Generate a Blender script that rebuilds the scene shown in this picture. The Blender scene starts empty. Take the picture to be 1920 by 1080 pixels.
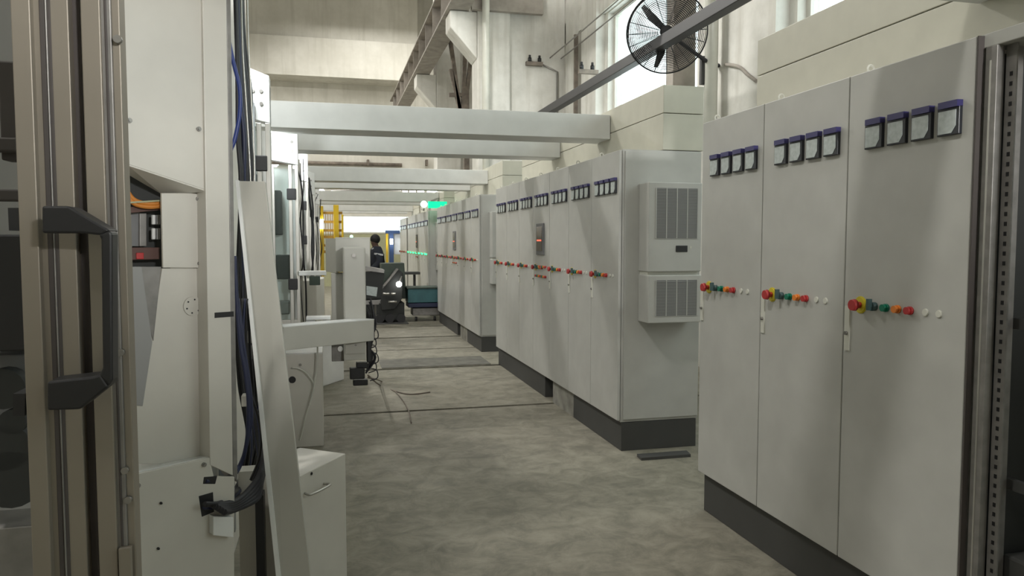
import bpy, bmesh, math, random
from mathutils import Vector, Matrix
random.seed(7)
sc = bpy.context.scene
COL = sc.collection
# ------------------------------------------------------------------ camera
F = 1400.0
cd = bpy.data.cameras.new('camera'); cam = bpy.data.objects.new('camera', cd); COL.objects.link(cam)
cd.sensor_width = 36.0; cd.lens = F / 1920.0 * 36.0
CAMZ = 1.53
PITCH = math.radians(3.47); YAW = math.radians(13.85)
cam.location = (0, 0, CAMZ)
cam.rotation_euler = (math.pi / 2 - PITCH, 0, -YAW)
cd.clip_start = 0.05; cd.clip_end = 200
sc.camera = cam
# ------------------------------------------------------------------ view, world, lights
sc.view_settings.view_transform = 'Standard'
sc.view_settings.look = 'None'
sc.view_settings.gamma = 1.0
sc.view_settings.use_curve_mapping = False
sc.view_settings.exposure = 0.0
w = bpy.data.worlds.new('sky'); sc.world = w; w.use_nodes = True
w.node_tree.nodes['Background'].inputs[0].default_value = (0.93, 0.98, 1.0, 1)
w.node_tree.nodes['Background'].inputs[1].default_value = 3.6

def lamp(name, loc, power, size, color=(1, 0.97, 0.9), rot=(0, 0, 0), size_y=None):
    d = bpy.data.lights.new(name, 'AREA'); d.energy = power; d.color = color
    d.shape = 'RECTANGLE' if size_y else 'DISK'
    d.size = size
    if size_y: d.size_y = size_y
    o = bpy.data.objects.new(name, d); COL.objects.link(o)
    o.location = loc; o.rotation_euler = rot
    return o
LC = (1.0, 0.975, 0.93)
for (lx, ly, lp) in ((-3.2, 1.0, 240), (-3.2, 10.6, 310), (-3.2, 20.0, 600), (-3.0, -5.0, 90)):
    lamp('high_bay_lamp', (lx, ly, 8.0), lp, 0.7, LC)
# broad unseen fill light under the roof, added for general brightness
lamp('roof_fill_light', (-1.0, 8.0, 8.8), 220, 8.0, LC, size_y=18)
lamp('fill_lamp', (1.9, -3.2, 2.55), 205, 0.4, (1, .99, .98), rot=(math.radians(88), 0, math.radians(18)))   # unseen lamp added behind the camera to brighten the near machine
lamp('fill_lamp', (1.2, 9.5, 6.6), 330, 1.6, (1, .985, .95), rot=(0, math.radians(-80), 0))   # unseen lamp added to brighten the right wall
lamp('machine_work_light', (-.55, 4.75, 2.85), 10, 0.25, (.93, .98, 1), rot=(math.radians(50), 0, 0))
lamp('machine_work_light', (-.52, 6.3, 2.36), 7, 0.2, (.93, .98, 1), rot=(math.radians(75), 0, 0))
lamp('machine_work_light', (-.35, 8.1, 2.36), 8, 0.2, (.93, .98, 1), rot=(math.radians(75), 0, 0))
lamp('roof_fill_light', (2.0, 22.0, 8.8), 420, 5.0, LC, size_y=6)  # unseen fill light added above the far end

X_W = 4.6; WZ0, WZ1 = 2.5, 5.35
wins = [(2.6, 6.72), (8.62, 11.95), (-3.6, 0.9)]  # last opening is unseen, added to light the near machine
for a_, b_ in wins:      # daylight enters through the window openings
    pl = lamp('window_portal', (X_W + .3, (a_ + b_) / 2, (WZ0 + WZ1) / 2), 1, WZ1 - WZ0, rot=(0, math.pi / 2, 0), size_y=b_ - a_)
    pl.data.cycles.is_portal = True

# ------------------------------------------------------------------ picture helpers (turn a picture point into a place)
RM = cam.rotation_euler.to_matrix()
CP = Vector((0, 0, CAMZ))
def ray(px, py):
    return RM @ Vector(((px - 960) / F, -(py - 540) / F, -1.0))
def atY(px, py, Y):
    d = ray(px, py); return CP + d * (Y / d.y)
def atX(px, py, X):
    d = ray(px, py); return CP + d * (X / d.x)
def atZ(px, py, Z):
    d = ray(px, py); return CP + d * ((Z - CAMZ) / d.z)
def atP(px, py, p0, n):
    d = ray(px, py); return CP + d * ((p0 - CP).dot(n) / d.dot(n))

# ------------------------------------------------------------------ materials
MAT = {}
def mat(name, color, rough=0.5, metal=0.0, noise=0.04, nscale=6.0, bump=0.0, emit=None, estr=0.0, coat=0.0):
    m = bpy.data.materials.new(name); m.use_nodes = True
    nt = m.node_tree; b = nt.nodes['Principled BSDF']
    b.inputs['Roughness'].default_value = rough; b.inputs['Metallic'].default_value = metal
    c = (*color, 1)
    if noise > 0:
        tc = nt.nodes.new('ShaderNodeTexCoord'); n = nt.nodes.new('ShaderNodeTexNoise')
        n.inputs['Scale'].default_value = nscale; n.inputs['Detail'].default_value = 5
        r = nt.nodes.new('ShaderNodeValToRGB')
        r.color_ramp.elements[0].position = 0.3; r.color_ramp.elements[1].position = 0.7
        r.color_ramp.elements[0].color = (*[v * (1 - noise * 1.6) for v in color], 1)
        r.color_ramp.elements[1].color = (*[min(1, v * (1 + noise)) for v in color], 1)
        nt.links.new(tc.outputs['Object'], n.inputs['Vector'])
        nt.links.new(n.outputs['Fac'], r.inputs['Fac']); nt.links.new(r.outputs['Color'], b.inputs['Base Color'])
        if bump > 0:
            bp = nt.nodes.new('ShaderNodeBump'); bp.inputs['Strength'].default_value = bump; bp.inputs['Distance'].default_value = 0.01
            nt.links.new(n.outputs['Fac'], bp.inputs['Height']); nt.links.new(bp.outputs['Normal'], b.inputs['Normal'])
    else:
        b.inputs['Base Color'].default_value = c
    if emit:
        b.inputs['Emission Color'].default_value = (*emit, 1); b.inputs['Emission Strength'].default_value = estr
    if coat: b.inputs['Coat Weight'].default_value = coat
    MAT[name] = m; return m
mat('cabinet', (0.475, 0.475, 0.445), 0.42)
mat('cream', (0.55, 0.54, 0.45), 0.45)
mat('beam', (0.66, 0.67, 0.64), 0.45)
mat('machine', (0.62, 0.60, 0.54), 0.35, noise=0.06, nscale=3)
mat('machine_white', (0.76, 0.77, 0.75), 0.3)
mat('plinth', (0.055, 0.055, 0.052), 0.6)
mat('concrete_block', (0.33, 0.32, 0.28), 0.9, noise=0.2, nscale=9)
mat('alu', (0.55, 0.54, 0.50), 0.35, 0.8, 0.08, 3)
mat('board', (0.47, 0.46, 0.41), 0.4, noise=0.06, nscale=3)
mat('alu_front', (0.27, 0.24, 0.195), 0.5, 0.4, 0.08, 3)
mat('steel', (0.30, 0.29, 0.27), 0.4, 0.8)
mat('zinc', (0.25, 0.24, 0.225), 0.5, 0.5, 0.12, 20)
mat('slot', (0.07, 0.06, 0.055), 0.7)
mat('black', (0.012, 0.012, 0.013), 0.45)
mat('rubber', (0.02, 0.02, 0.024), 0.55)
mat('dark', (0.03, 0.032, 0.03), 0.7)
mat('dark_green', (0.055, 0.075, 0.06), 0.55, noise=0.15)
mat('teal', (0.035, 0.12, 0.135), 0.5, noise=0.12)
mat('navy', (0.016, 0.022, 0.06), 0.5)
mat('blue_cable', (0.02, 0.04, 0.18), 0.4)
mat('orange', (0.55, 0.2, 0.03), 0.5)
mat('amber', (0.45, 0.27, 0.05), 0.5)
mat('brown', (0.10, 0.05, 0.04), 0.6)
mat('yellow', (0.75, 0.50, 0.02), 0.45)
mat('olive', (0.36, 0.36, 0.22), 0.6)
mat('blue_paint', (0.05, 0.10, 0.25), 0.5)
mat('btn_red', (0.42, 0.03, 0.03), 0.4, noise=0)
mat('btn_green', (0.0, 0.16, 0.09), 0.4, noise=0)
mat('btn_orange', (0.75, 0.22, 0.03), 0.4, noise=0)
mat('btn_yellow', (0.62, 0.52, 0.03), 0.4, noise=0)
mat('btn_white', (0.62, 0.62, 0.55), 0.4, noise=0)
mat('btn_key', (0.05, 0.09, 0.09), 0.4, noise=0)
mat('btn_green_lit', (0.0, 0.3, 0.1), 0.4, noise=0, emit=(0.05, 1.0, 0.35), estr=2.0)
mat('meter_black', (0.02, 0.022, 0.028), 0.35, noise=0)
mat('meter_face', (0.48, 0.53, 0.52), 0.25, noise=0.1, nscale=60)
mat('meter_cap', (0.035, 0.03, 0.13), 0.4, noise=0)
mat('grille', (0.30, 0.30, 0.29), 0.6, noise=0)
mat('grille_dark', (0.17, 0.17, 0.17), 0.7, noise=0)
mat('screen_red', (0.3, 0.05, 0.03), 0.4, noise=0, emit=(1, 0.15, 0.08), estr=1.2)
mat('screen', (0.03, 0.03, 0.035), 0.2, noise=0.1)
mat('skin', (0.10, 0.06, 0.045), 0.6)
mat('hair', (0.01, 0.01, 0.01), 0.7)
mat('uniform', (0.018, 0.022, 0.035), 0.8)
mat('stripe', (0.55, 0.57, 0.6), 0.4, noise=0)
mat('bulb', (1, 1, 1), 0.4, noise=0, emit=(1, 1, 0.97), estr=12)
mat('green_bulb', (0.3, 1, 0.6), 0.4, noise=0, emit=(0.35, 1, 0.6), estr=6)
mat('green_sign', (0.0, 0.4, 0.2), 0.4, noise=0, emit=(0.0, 0.85, 0.32), estr=1.3)
mat('paper', (0.75, 0.80, 0.86), 0.6)
mat('sheet', (0.85, 0.85, 0.83), 0.6)
mat('pvc', (0.62, 0.62, 0.55), 0.25)
mat('rust_steel', (0.20, 0.17, 0.14), 0.8, noise=0.25, nscale=8)
mat('girder', (0.34, 0.31, 0.27), 0.8, noise=0.15, nscale=5)
mat('grey_sheet', (0.30, 0.32, 0.33), 0.35, noise=0.15, nscale=4)
mat('trench', (0.125, 0.12, 0.10), 0.6, noise=0.25, nscale=7)
mat('roof', (0.40, 0.39, 0.36), 0.9)

def glass_mat():
    m = bpy.data.materials.new('glass'); m.use_nodes = True; nt = m.node_tree
    for n in list(nt.nodes): nt.nodes.remove(n)
    out = nt.nodes.new('ShaderNodeOutputMaterial'); mx = nt.nodes.new('ShaderNodeMixShader')
    t = nt.nodes.new('ShaderNodeBsdfTransparent'); g = nt.nodes.new('ShaderNodeBsdfGlossy')
    g.inputs['Roughness'].default_value = 0.05; t.inputs[0].default_value = (0.9, 0.95, 0.94, 1)
    mx.inputs[0].default_value = 0.07
    nt.links.new(t.outputs[0], mx.inputs[1]); nt.links.new(g.outputs[0], mx.inputs[2])
    nt.links.new(mx.outputs[0], out.inputs[0]); MAT['glass'] = m
glass_mat()

def plaster(name, c1, c2, c3, sc1=0.8, streak=True, rough=0.85):
    m = bpy.data.materials.new(name); m.use_nodes = True; nt = m.node_tree; b = nt.nodes['Principled BSDF']
    b.inputs['Roughness'].default_value = rough
    tc = nt.nodes.new('ShaderNodeTexCoord')
    n1 = nt.nodes.new('ShaderNodeTexNoise'); n1.inputs['Scale'].default_value = sc1; n1.inputs['Detail'].default_value = 8; n1.inputs['Roughness'].default_value = 0.65
    mp = nt.nodes.new('ShaderNodeMapping'); mp.inputs['Scale'].default_value = (4, 4, 0.35) if streak else (1.2, 0.6, 1)
    n2 = nt.nodes.new('ShaderNodeTexNoise'); n2.inputs['Scale'].default_value = 1.5; n2.inputs['Detail'].default_value = 7
    nt.links.new(tc.outputs['Object'], n1.inputs['Vector']); nt.links.new(tc.outputs['Object'], mp.inputs[0]); nt.links.new(mp.outputs[0], n2.inputs['Vector'])
    r1 = nt.nodes.new('ShaderNodeValToRGB'); r1.color_ramp.elements[0].position = 0.38; r1.color_ramp.elements[1].position = 0.62
    r1.color_ramp.elements[0].color = (*c1, 1); r1.color_ramp.elements[1].color = (*c2, 1)
    r2 = nt.nodes.new('ShaderNodeValToRGB'); r2.color_ramp.elements[0].position = 0.5; r2.color_ramp.elements[1].position = 0.75
    r2.color_ramp.elements[0].color = (0, 0, 0, 1); r2.color_ramp.elements[1].color = (0.7, 0.7, 0.7, 1)
    nt.links.new(n1.outputs['Fac'], r1.inputs[0]); nt.links.new(n2.outputs['Fac'], r2.inputs[0])
    mx = nt.nodes.new('ShaderNodeMix'); mx.data_type = 'RGBA'
    nt.links.new(r2.outputs[0], mx.inputs[0]); nt.links.new(r1.outputs[0], mx.inputs[6]); mx.inputs[7].default_value = (*c3, 1)
    nt.links.new(mx.outputs[2], b.inputs['Base Color'])
    bp = nt.nodes.new('ShaderNodeBump'); bp.inputs['Strength'].default_value = 0.25; bp.inputs['Distance'].default_value = 0.02
    nt.links.new(n1.outputs['Fac'], bp.inputs['Height']); nt.links.new(bp.outputs[0], b.inputs['Normal'])
    MAT[name] = m
plaster('plaster', (0.57, 0.555, 0.49), (0.68, 0.665, 0.60), (0.50, 0.485, 0.42))
plaster('concrete_wall', (0.60, 0.59, 0.54), (0.74, 0.73, 0.68), (0.48, 0.46, 0.40), 1.4)
plaster('floor_concrete', (0.155, 0.146, 0.110), (0.265, 0.248, 0.193), (0.085, 0.080, 0.062), 5.5, streak=False, rough=0.62)
_nt = MAT['floor_concrete'].node_tree
for _n in _nt.nodes:
    if _n.type == 'MAPPING': _n.inputs['Scale'].default_value = (1.6, 3.4, 1)
    if _n.type == 'TEX_NOISE': _n.inputs['Distortion'].default_value = 0.6; _n.inputs['Detail'].default_value = 12; _n.inputs['Roughness'].default_value = 0.72

# ------------------------------------------------------------------ mesh helpers
class MB:
    def __init__(s): s.bm = bmesh.new(); s.mats = []; s.smooth = False
    def mi(s, m):
        if m is None: return 0
        if m not in s.mats: s.mats.append(m)
        return s.mats.index(m)
    def _f(s, vs, m):
        try:
            f = s.bm.faces.new(vs); f.material_index = s.mi(m); return f
        except ValueError: return None
    def box(s, x0, x1, y0, y1, z0, z1, m=None):
        v = [s.bm.verts.new(p) for p in ((x0,y0,z0),(x1,y0,z0),(x1,y1,z0),(x0,y1,z0),(x0,y0,z1),(x1,y0,z1),(x1,y1,z1),(x0,y1,z1))]
        for q in ((0,3,2,1),(4,5,6,7),(0,1,5,4),(1,2,6,5),(2,3,7,6),(3,0,4,7)): s._f([v[i] for i in q], m)
        return s
    def prism(s, pts, off, m=None):
        pts = [Vector(p) for p in pts]; off = Vector(off)
        n = Vector((0, 0, 0))
        for i in range(len(pts)):
            a, b = pts[i], pts[(i + 1) % len(pts)]; n += (a - pts[0]).cross(b - pts[0])
        if n.dot(off) > 0: pts = pts[::-1]
        a = [s.bm.verts.new(p) for p in pts]; b = [s.bm.verts.new(p + off) for p in pts]
        s._f(a, m); s._f(b[::-1], m)
        k = len(pts)
        for i in range(k): s._f([a[(i+1)%k], a[i], b[i], b[(i+1)%k]], m)
        return s
    def tube(s, pts, r, seg=8, m=None, cap=True, r1=None):
        pts = [Vector(p) for p in pts]; rings = []; up = None
        for i, p in enumerate(pts):
            t = (pts[min(i+1, len(pts)-1)] - pts[max(i-1, 0)]).normalized()
            if up is None:
                up = Vector((0, 0, 1)) if abs(t.z) < 0.9 else Vector((1, 0, 0))
            a = t.cross(up)
            if a.length < 1e-5: a = t.cross(Vector((0, 1, 0)))
            a.normalize(); up = a.cross(t).normalized()
            rr = r if r1 is None else r + (r1 - r) * i / (len(pts) - 1)
            rings.append([s.bm.verts.new(p + (a * math.cos(2*math.pi*k/seg) + up * math.sin(2*math.pi*k/seg)) * rr) for k in range(seg)])
        for A, B in zip(rings, rings[1:]):
            for k in range(seg):
                f = s._f([A[k], A[(k+1)%seg], B[(k+1)%seg], B[k]], m)
                if f: f.smooth = True
        if cap: s._f(rings[0][::-1], m); s._f(rings[-1], m)
        return s
    def bar(s, a, b, wd, ht, m=None):
        a = Vector(a); b = Vector(b); t = (b - a).normalized()
        up = Vector((0, 0, 1)) if abs(t.z) < 0.95 else Vector((0, 1, 0))
        x = t.cross(up).normalized(); u = x.cross(t).normalized()
        q = [a - x*wd/2 - u*ht/2, a + x*wd/2 - u*ht/2, a + x*wd/2 + u*ht/2, a - x*wd/2 + u*ht/2]
        return s.prism(q, b - a, m)
    def ring(s, c, n, R, r, seg=48, m=None):
        c = Vector(c); n = Vector(n).normalized(); a = n.orthogonal().normalized(); b = n.cross(a); R_ = []
        for i in range(seg):
            t = 2*math.pi*i/seg; d = a*math.cos(t) + b*math.sin(t)
            R_.append([s.bm.verts.new(c + d*(R + r*math.cos(2*math.pi*k/4)) + n*(r*math.sin(2*math.pi*k/4))) for k in range(4)])
        for i in range(seg):
            A, B = R_[i], R_[(i+1)%seg]
            for k in range(4): s._f([A[k], B[k], B[(k+1)%4], A[(k+1)%4]], m)
        return s
    def sphere(s, c, r, m=None, seg=12):
        g = bmesh.ops.create_uvsphere(s.bm, u_segments=seg, v_segments=max(6, seg//2+2), radius=r, matrix=Matrix.Translation(Vector(c)))
        i = s.mi(m)
        for v in g['verts']:
            for f in v.link_faces: f.material_index = i; f.smooth = True
        return s
    def build(s, name, m, parent=None, bevel=0, loc=None):
        me = bpy.data.meshes.new(name)
        base = Vector((0, 0, 0))
        if parent is not None: base = world_loc(parent)
        elif loc is not None: base = Vector(loc)
        bmesh.ops.translate(s.bm, verts=s.bm.verts, vec=-base)
        bmesh.ops.recalc_face_normals(s.bm, faces=s.bm.faces)
        s.bm.to_mesh(me); s.bm.free()
        ms = list(s.mats)
        if not ms or ms == [None]: ms = [m]
        for k in ms: me.materials.append(MAT[m if k is None else k])
        o = bpy.data.objects.new(name, me); COL.objects.link(o)
        if parent is not None: o.parent = parent
        else: o.location = base
        if bevel:
            b = o.modifiers.new('b', 'BEVEL'); b.width = bevel; b.segments = 2; b.limit_method = 'ANGLE'
        return o
def world_loc(o):
    l = Vector((0, 0, 0))
    while o is not None: l += o.location; o = o.parent
    return l
def tag(o, label=None, cat=None, group=None, kind=None):
    if label: o['label'] = label
    if cat: o['category'] = cat
    if group: o['group'] = group
    if kind: o['kind'] = kind
    return o
def thing(name, loc, label, cat, group=None):
    o = bpy.data.objects.new(name, None); COL.objects.link(o); o.location = loc; o.empty_display_size = 0.1
    return tag(o, label, cat, group)
def struct(name, mb, m, bevel=0):
    return tag(mb.build(name, m, bevel=bevel), kind='structure')
def copy_tree(o, parent=None):
    c = o.copy(); COL.objects.link(c)
    if parent is not None: c.parent = parent
    for ch in list(o.children): copy_tree(ch, c)
    return c
def smooth_pts(pts, n=6):
    P = [Vector(p) for p in pts]; P = [P[0]] + P + [P[-1]]; out = []
    for i in range(1, len(P) - 2):
        for k in range(n):
            t = k / n
            a, b, c, d = P[i-1], P[i], P[i+1], P[i+2]
            out.append(0.5 * ((2*b) + (c-a)*t + (2*a-5*b+4*c-d)*t*t + (3*b-a-3*c+d)*t**3))
    out.append(P[-2]); return out

# ================================================================== THE HALL
Y_END = 27.0; Z_ROOF = 10.8; X_L = -9.0; Y_BACK = -9.0
# floor with grooves across the aisle
fl = MB()
grooves = [(6.72, 0.06), (9.02, 0.10), (10.65, 0.05), (12.0, 0.12), (13.6, 0.06)]
ys = Y_BACK
for gy, gw in grooves:
    fl.box(X_L, X_W + 0.3, ys, gy, -0.15, 0); ys = gy + gw
fl.box(X_L, X_W + 0.3, ys, Y_END + 0.3, -0.15, 0)
struct('floor', fl, 'floor_concrete')
g = MB()
for gy, gw in grooves: g.box(-1.0, X_W, gy - 0.01, gy + gw + 0.01, -0.17, -0.03)
struct('trim_1', g, 'dark')
c = MB(); c.box(X_L, X_W + 0.3, Y_BACK, Y_END + 0.3, Z_ROOF, Z_ROOF + 0.1); struct('ceiling', c, 'roof')
b = MB(); b.box(X_L, X_L + 0.1, Y_BACK, Y_END, 0, Z_ROOF); struct('wall_left', b, 'plaster')
b = MB(); b.box(X_L, X_W + .3, Y_BACK - 0.1, Y_BACK, 0, Z_ROOF); struct('wall_back', b, 'plaster')
b = MB(); b.box(-3.2, 2.6, -1.75, -1.6, 0, 2.20); struct('wall_light_blocker', b, 'plaster')  # unseen blocker, added to keep the low fill lamp off the lower foreground
# right wall with two windows and one added, unseen opening
rw = MB()
rw.box(X_W, X_W + 0.25, Y_BACK, Y_END, 0, WZ0)
rw.box(X_W, X_W + 0.25, Y_BACK, Y_END, WZ1, Z_ROOF)
yy = Y_BACK
for a, b_ in sorted(wins):
    rw.box(X_W, X_W + 0.25, yy, a, WZ0, WZ1); yy = b_
rw.box(X_W, X_W + 0.25, yy, Y_END, WZ0, WZ1)
# shallow pilasters and a long ledge cast with the wall
for py_, wdt in ((6.85, 1.65), (12.1, 0.75), (13.2, 0.55), (16.4, 0.8), (19.6, 0.6)):
    rw.box(X_W - 0.16, X_W, py_, py_ + wdt, 0, Z_ROOF)
rw.box(X_W - 0.10, X_W, 2.0, Y_END, WZ1 + 0.02, WZ1 + 0.38)
struct('wall_right', rw, 'concrete_wall')
for i, (a, b_) in enumerate(wins):
    f = MB(); t = 0.07; xx = X_W + 0.10
    f.box(xx, xx + .06, a, b_, WZ0, WZ0 + t); f.box(xx, xx + .06, a, b_, WZ1 - t, WZ1)
    f.box(xx, xx + .06, a, a + t, WZ0 + t, WZ1 - t); f.box(xx, xx + .06, b_ - t, b_, WZ0 + t, WZ1 - t)
    wo = struct('window_%d' % (i + 1), f, 'machine')
    p = MB(); p.box(xx + .02, xx + .03, a + t, b_ - t, WZ0 + t, WZ1 - t); p.build('window_pane', 'glass', wo)
# far wall : window strip low down, deep beam on top
FZ0, FZ1 = 1.86, 2.5
XA = atY(640, 420, Y_END).x; XB = atY(770, 420, Y_END).x
fw = MB()
fw.box(X_L, X_W + .3, Y_END, Y_END + .3, 0, FZ0); fw.box(X_L, X_W + .3, Y_END, Y_END + .3, FZ1, Z_ROOF + .2)
fw.box(X_L, XA, Y_END, Y_END + .3, FZ0, FZ1); fw.box(XB, X_W + .3, Y_END, Y_END + .3, FZ0, FZ1)
struct('wall_far', fw, 'plaster')
zb = atY(600, 148, Y_END - .7).z
bm_ = MB(); bm_.box(X_L, 3.1, Y_END - 1.1, Y_END, zb, zb + 1.25); bm_.box(X_L, 3.1, Y_END - .9, Y_END, zb + 1.25, Z_ROOF)
struct('trim_2', bm_, 'plaster')
f = MB(); f.box(XA, XB, Y_END - .03, Y_END + .03, FZ0, FZ0 + .05); f.box(XA, XB, Y_END - .03, Y_END + .03, FZ1 - .05, FZ1)
wo = struct('window_4', f, 'machine')
p = MB(); p.box(XA, XB, Y_END + .05, Y_END + .06, FZ0 + .05, FZ1 - .05); p.build('window_pane', 'glass', wo)
o = MB(); o.box(XA - 1.2, XB, Y_END - .06, Y_END, 0, FZ0 - .02); struct('trim_3', o, 'olive')

# ---- concrete crane columns with corbels, girder, bracing
def column(Y, name_label):
    t = thing('crane_column', (2.65, Y, 0), name_label, 'column', 'concrete crane columns behind the cabinet rows')
    m = MB(); m.box(2.72, 3.35, Y, Y + .55, 0, Z_ROOF - .01); m.build('shaft', 'concrete_wall', t, bevel=.03)
    m = MB(); zt = 5.75
    m.prism([(2.72, Y, zt), (2.22, Y, zt), (2.22, Y, zt - .30), (2.72, Y, zt - .85)], (0, .55, 0)); m.build('corbel', 'concrete_wall', t, bevel=.02)
    m = MB(); m.box(3.35, 4.44, Y + .12, Y + .42, 0, Z_ROOF - .02); m.build('side_web', 'concrete_wall', t)
    return t
cc = column(13.7, 'whitewashed concrete column with sloping corbel, the nearer and larger one')
m = MB(); m.box(2.6, 3.95, 13.6, 13.69, 5.78, 6.5); m.box(2.6, 3.95, 13.58, 13.69, 5.76, 5.80); m.build('bearing_beam', 'girder', cc)
column(19.0, 'whitewashed concrete column with sloping corbel, farther and smaller one')
gd = thing('crane_girder', (2.35, 8, 5.76), 'brown riveted steel crane girder running along above the corbels', 'girder')
m = MB(); m.box(2.16, 2.56, 7.0, Y_END - .7, 5.76, 5.80); m.box(2.16, 2.56, 7.0, Y_END - .7, 6.38, 6.42); m.box(2.34, 2.38, 7.0, Y_END - .7, 5.8, 6.38)
m.build('web_plate', 'girder', gd)
m = MB()
for i in range(60):
    yv = 7.2 + i * .32
    m.tube([(2.33, yv, 5.95), (2.345, yv, 5.95)], .025, 6); m.tube([(2.33, yv, 6.22), (2.345, yv, 6.22)], .025, 6)
m.build('rivet_rows', 'rust_steel', gd)
for i in range(16):
    yv = 7.3 + i * 1.2; m = MB(); m.box(2.18, 2.34, yv, yv + .03, 5.8, 6.38); m.build('stiffener', 'girder', gd)
# steel bracing frame between the columns
br = thing('steel_bracing', (2.9, 16.5, 0), 'dark steel lattice bracing standing between the two concrete columns', 'bracing')
for (a, b_) in (((838, 30), (862, 205)), ((875, 20), (868, 205)), ((888, 60), (872, 205)), ((845, 130), (862, 205))):
    m = MB(); p0 = atY(a[0], a[1], 16.5); p1 = atY(b_[0], b_[1], 16.5); p1 = p1 + (p1 - p0).normalized() * 1.0
    m.bar(p0, p1, .08, .1); m.build('brace', 'rust_steel', br)
m = MB(); m.bar(atY(842, 178, 16.5), atY(866, 178, 16.5), .08, .08); m.build('cross_tie', 'rust_steel', br)
m = MB(); pp = atY(874, 190, 16.5); m.box(pp.x - .06, pp.x + .06, 16.44, 16.56, 0, pp.z + .3); m.build('upright', 'rust_steel', br)

# white rain pipe by the column
m = MB(); p0 = atY(911, 25, 13.5); m.tube([(p0.x, 13.5, 0), (p0.x, 13.5, Z_ROOF - .1)], .07, 12)
tag(m.build('down_pipe', 'pvc'), 'white vertical drain pipe on the face of the nearer concrete column', 'pipe')
m = MB(); m.tube([(X_W - .3, 7.9, 0), (X_W - .3, 7.9, Z_ROOF - .1)], .075, 12)
tag(m.build('down_pipe', 'pvc'), 'cream vertical pipe on the pillar right of the fan', 'pipe')
m = MB(); m.bar((X_W - .26, 8.75, 0), (X_W - .26, 8.75, Z_ROOF - .1), .3, .2)
tag(m.build('steel_stanchion', 'girder'), 'grey steel stanchion on the pillar behind the fan', 'post')
# trolley wires and insulator brackets
for k, dx in enumerate((0, .22)):
    pts = [Vector((4.15 + dx, 4.0 + i * 2.2, 5.15 - .12 * math.sin(i * math.pi / 9))) for i in range(10)]
    m = MB(); m.tube(pts, .012, 6)
    tag(m.build('trolley_wire', 'steel'), ('thin bare overhead wire, the nearer to the aisle of the pair', 'thin bare overhead wire, the nearer to the windows of the pair')[k], 'wire', 'pair of overhead wires')
def bracket(p, xa, xb, yb, lab):
    t = thing('insulator_bracket', p, lab, 'bracket')
    m = MB(); m.box(p.x - xa, p.x + xb, p.y - .03, p.y + yb, p.z - .04, p.z + .03); m.build('bar', 'rust_steel', t)
    for dx in (-.09, .10):
        m = MB(); m.tube([(p.x + dx, p.y, p.z + .03), (p.x + dx, p.y, p.z + .1)], .035, 8); m.tube([(p.x + dx, p.y, p.z + .1), (p.x + dx, p.y, p.z + .15)], .022, 8)
        m.build('insulator', 'black', t)
    return t
p = atY(1002, 119, 13.76)
t = bracket(p, .16, .16, .058, 'black bracket with two insulators and a bent conduit, left of the tall thin pole')
q = atY(1045, 135, 13.79); m = MB(); m.tube([(p.x + .15, 13.79, p.z), q, (q.x, q.y, 2.9)], .02, 8); m.build('conduit', 'steel', t)
p = atX(1100, 134, X_W - .38)
t = bracket(p, .14, .20, .03, 'black bracket with two insulators on a tall thin dark pole')
a = atX(1080, 65, X_W - .2); m = MB(); m.bar(a, (a.x, a.y, 2.8), .07, .05); m.build('pole', 'rust_steel', t)

# fan rail and fan
m = MB(); m.box(3.44, 3.56, 3.2, 13.6, 3.60, 3.72)
rail = tag(m.build('rail', 'black', bevel=.006), 'long dark steel rail running overhead past the fan', 'rail')
fc = atY(1250, 60, 7.62)
fan = thing('industrial_fan', fc, 'large black wire-guard industrial fan mounted high beside the dark rail', 'fan')
fn = (CP + Vector((-.6, .0, 0)) - fc); fn.z *= .8; fn.normalize()
fa = fn.cross(Vector((0, 0, 1))).normalized(); fb = fa.cross(fn).normalized()
RF = .43
m = MB(); m.ring(fc + fn * .02, fn, RF, .008, 64); m.ring(fc - fn * .04, fn, RF, .008, 64)
m.build('guard_rim', 'black', fan)
m = MB()
for s_ in (1, -1):
    for i in range(19):
        R = .09 + (RF - .09) * i / 19; h = .09 * (1 - (R / RF) ** 2) + .02
        m.ring(fc + fn * h * s_ * (1 if s_ > 0 else .8), fn, R, .0030, 40)
m.build('guard_rings', 'black', fan)
m = MB()
for i in range(20):
    t = 2 * math.pi * i / 20; d = fa * math.cos(t) + fb * math.sin(t)
    for s_ in (1, -.8):
        m.tube([fc + d * (.07 + (RF - .07) * k / 5) + fn * s_ * (.09 * (1 - ((.07 + (RF - .07) * k / 5) / RF) ** 2) + .02) for k in range(6)], .0028, 4)
m.build('guard_spokes', 'black', fan)
m = MB(); m.tube([fc - fn * .16, fc + fn * .06], .07, 20); m.tube([fc + fn * .06, fc + fn * .09], .05, 20); m.build('motor', 'black', fan)
for ang in (50, 170, 290):
    t = math.radians(ang); d = fa * math.cos(t) + fb * math.sin(t); e = fn.cross(d)
    m = MB(); q = [fc + d * .05 - e * .03 - fn * .01, fc + d * .05 + e * .03 + fn * .02, fc + d * .22 + e * .06 + fn * .03, fc + d * .38 + e * .035 + fn * .02, fc + d * .385 - e * .01, fc + d * .2 - e * .03 - fn * .02]
    m.prism(q, fn * .006); m.build('blade', 'black', fan)
m = MB(); q1 = fc - fn * .14
m.tube(smooth_pts([q1, atY(1330, 118, 7.9), atY(1352, 122, 8.0)]), .022, 10); m.build('support_arm', 'rubber', fan)
m = MB(); q1 = atY(1352, 122, 8.0); m.tube([q1, (X_W - .3, 7.98, q1.z)], .02, 8)
tag(m.build('conduit', 'girder'), 'horizontal conduit stub reaching from the fan arm to the pipe', 'conduit')
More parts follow.
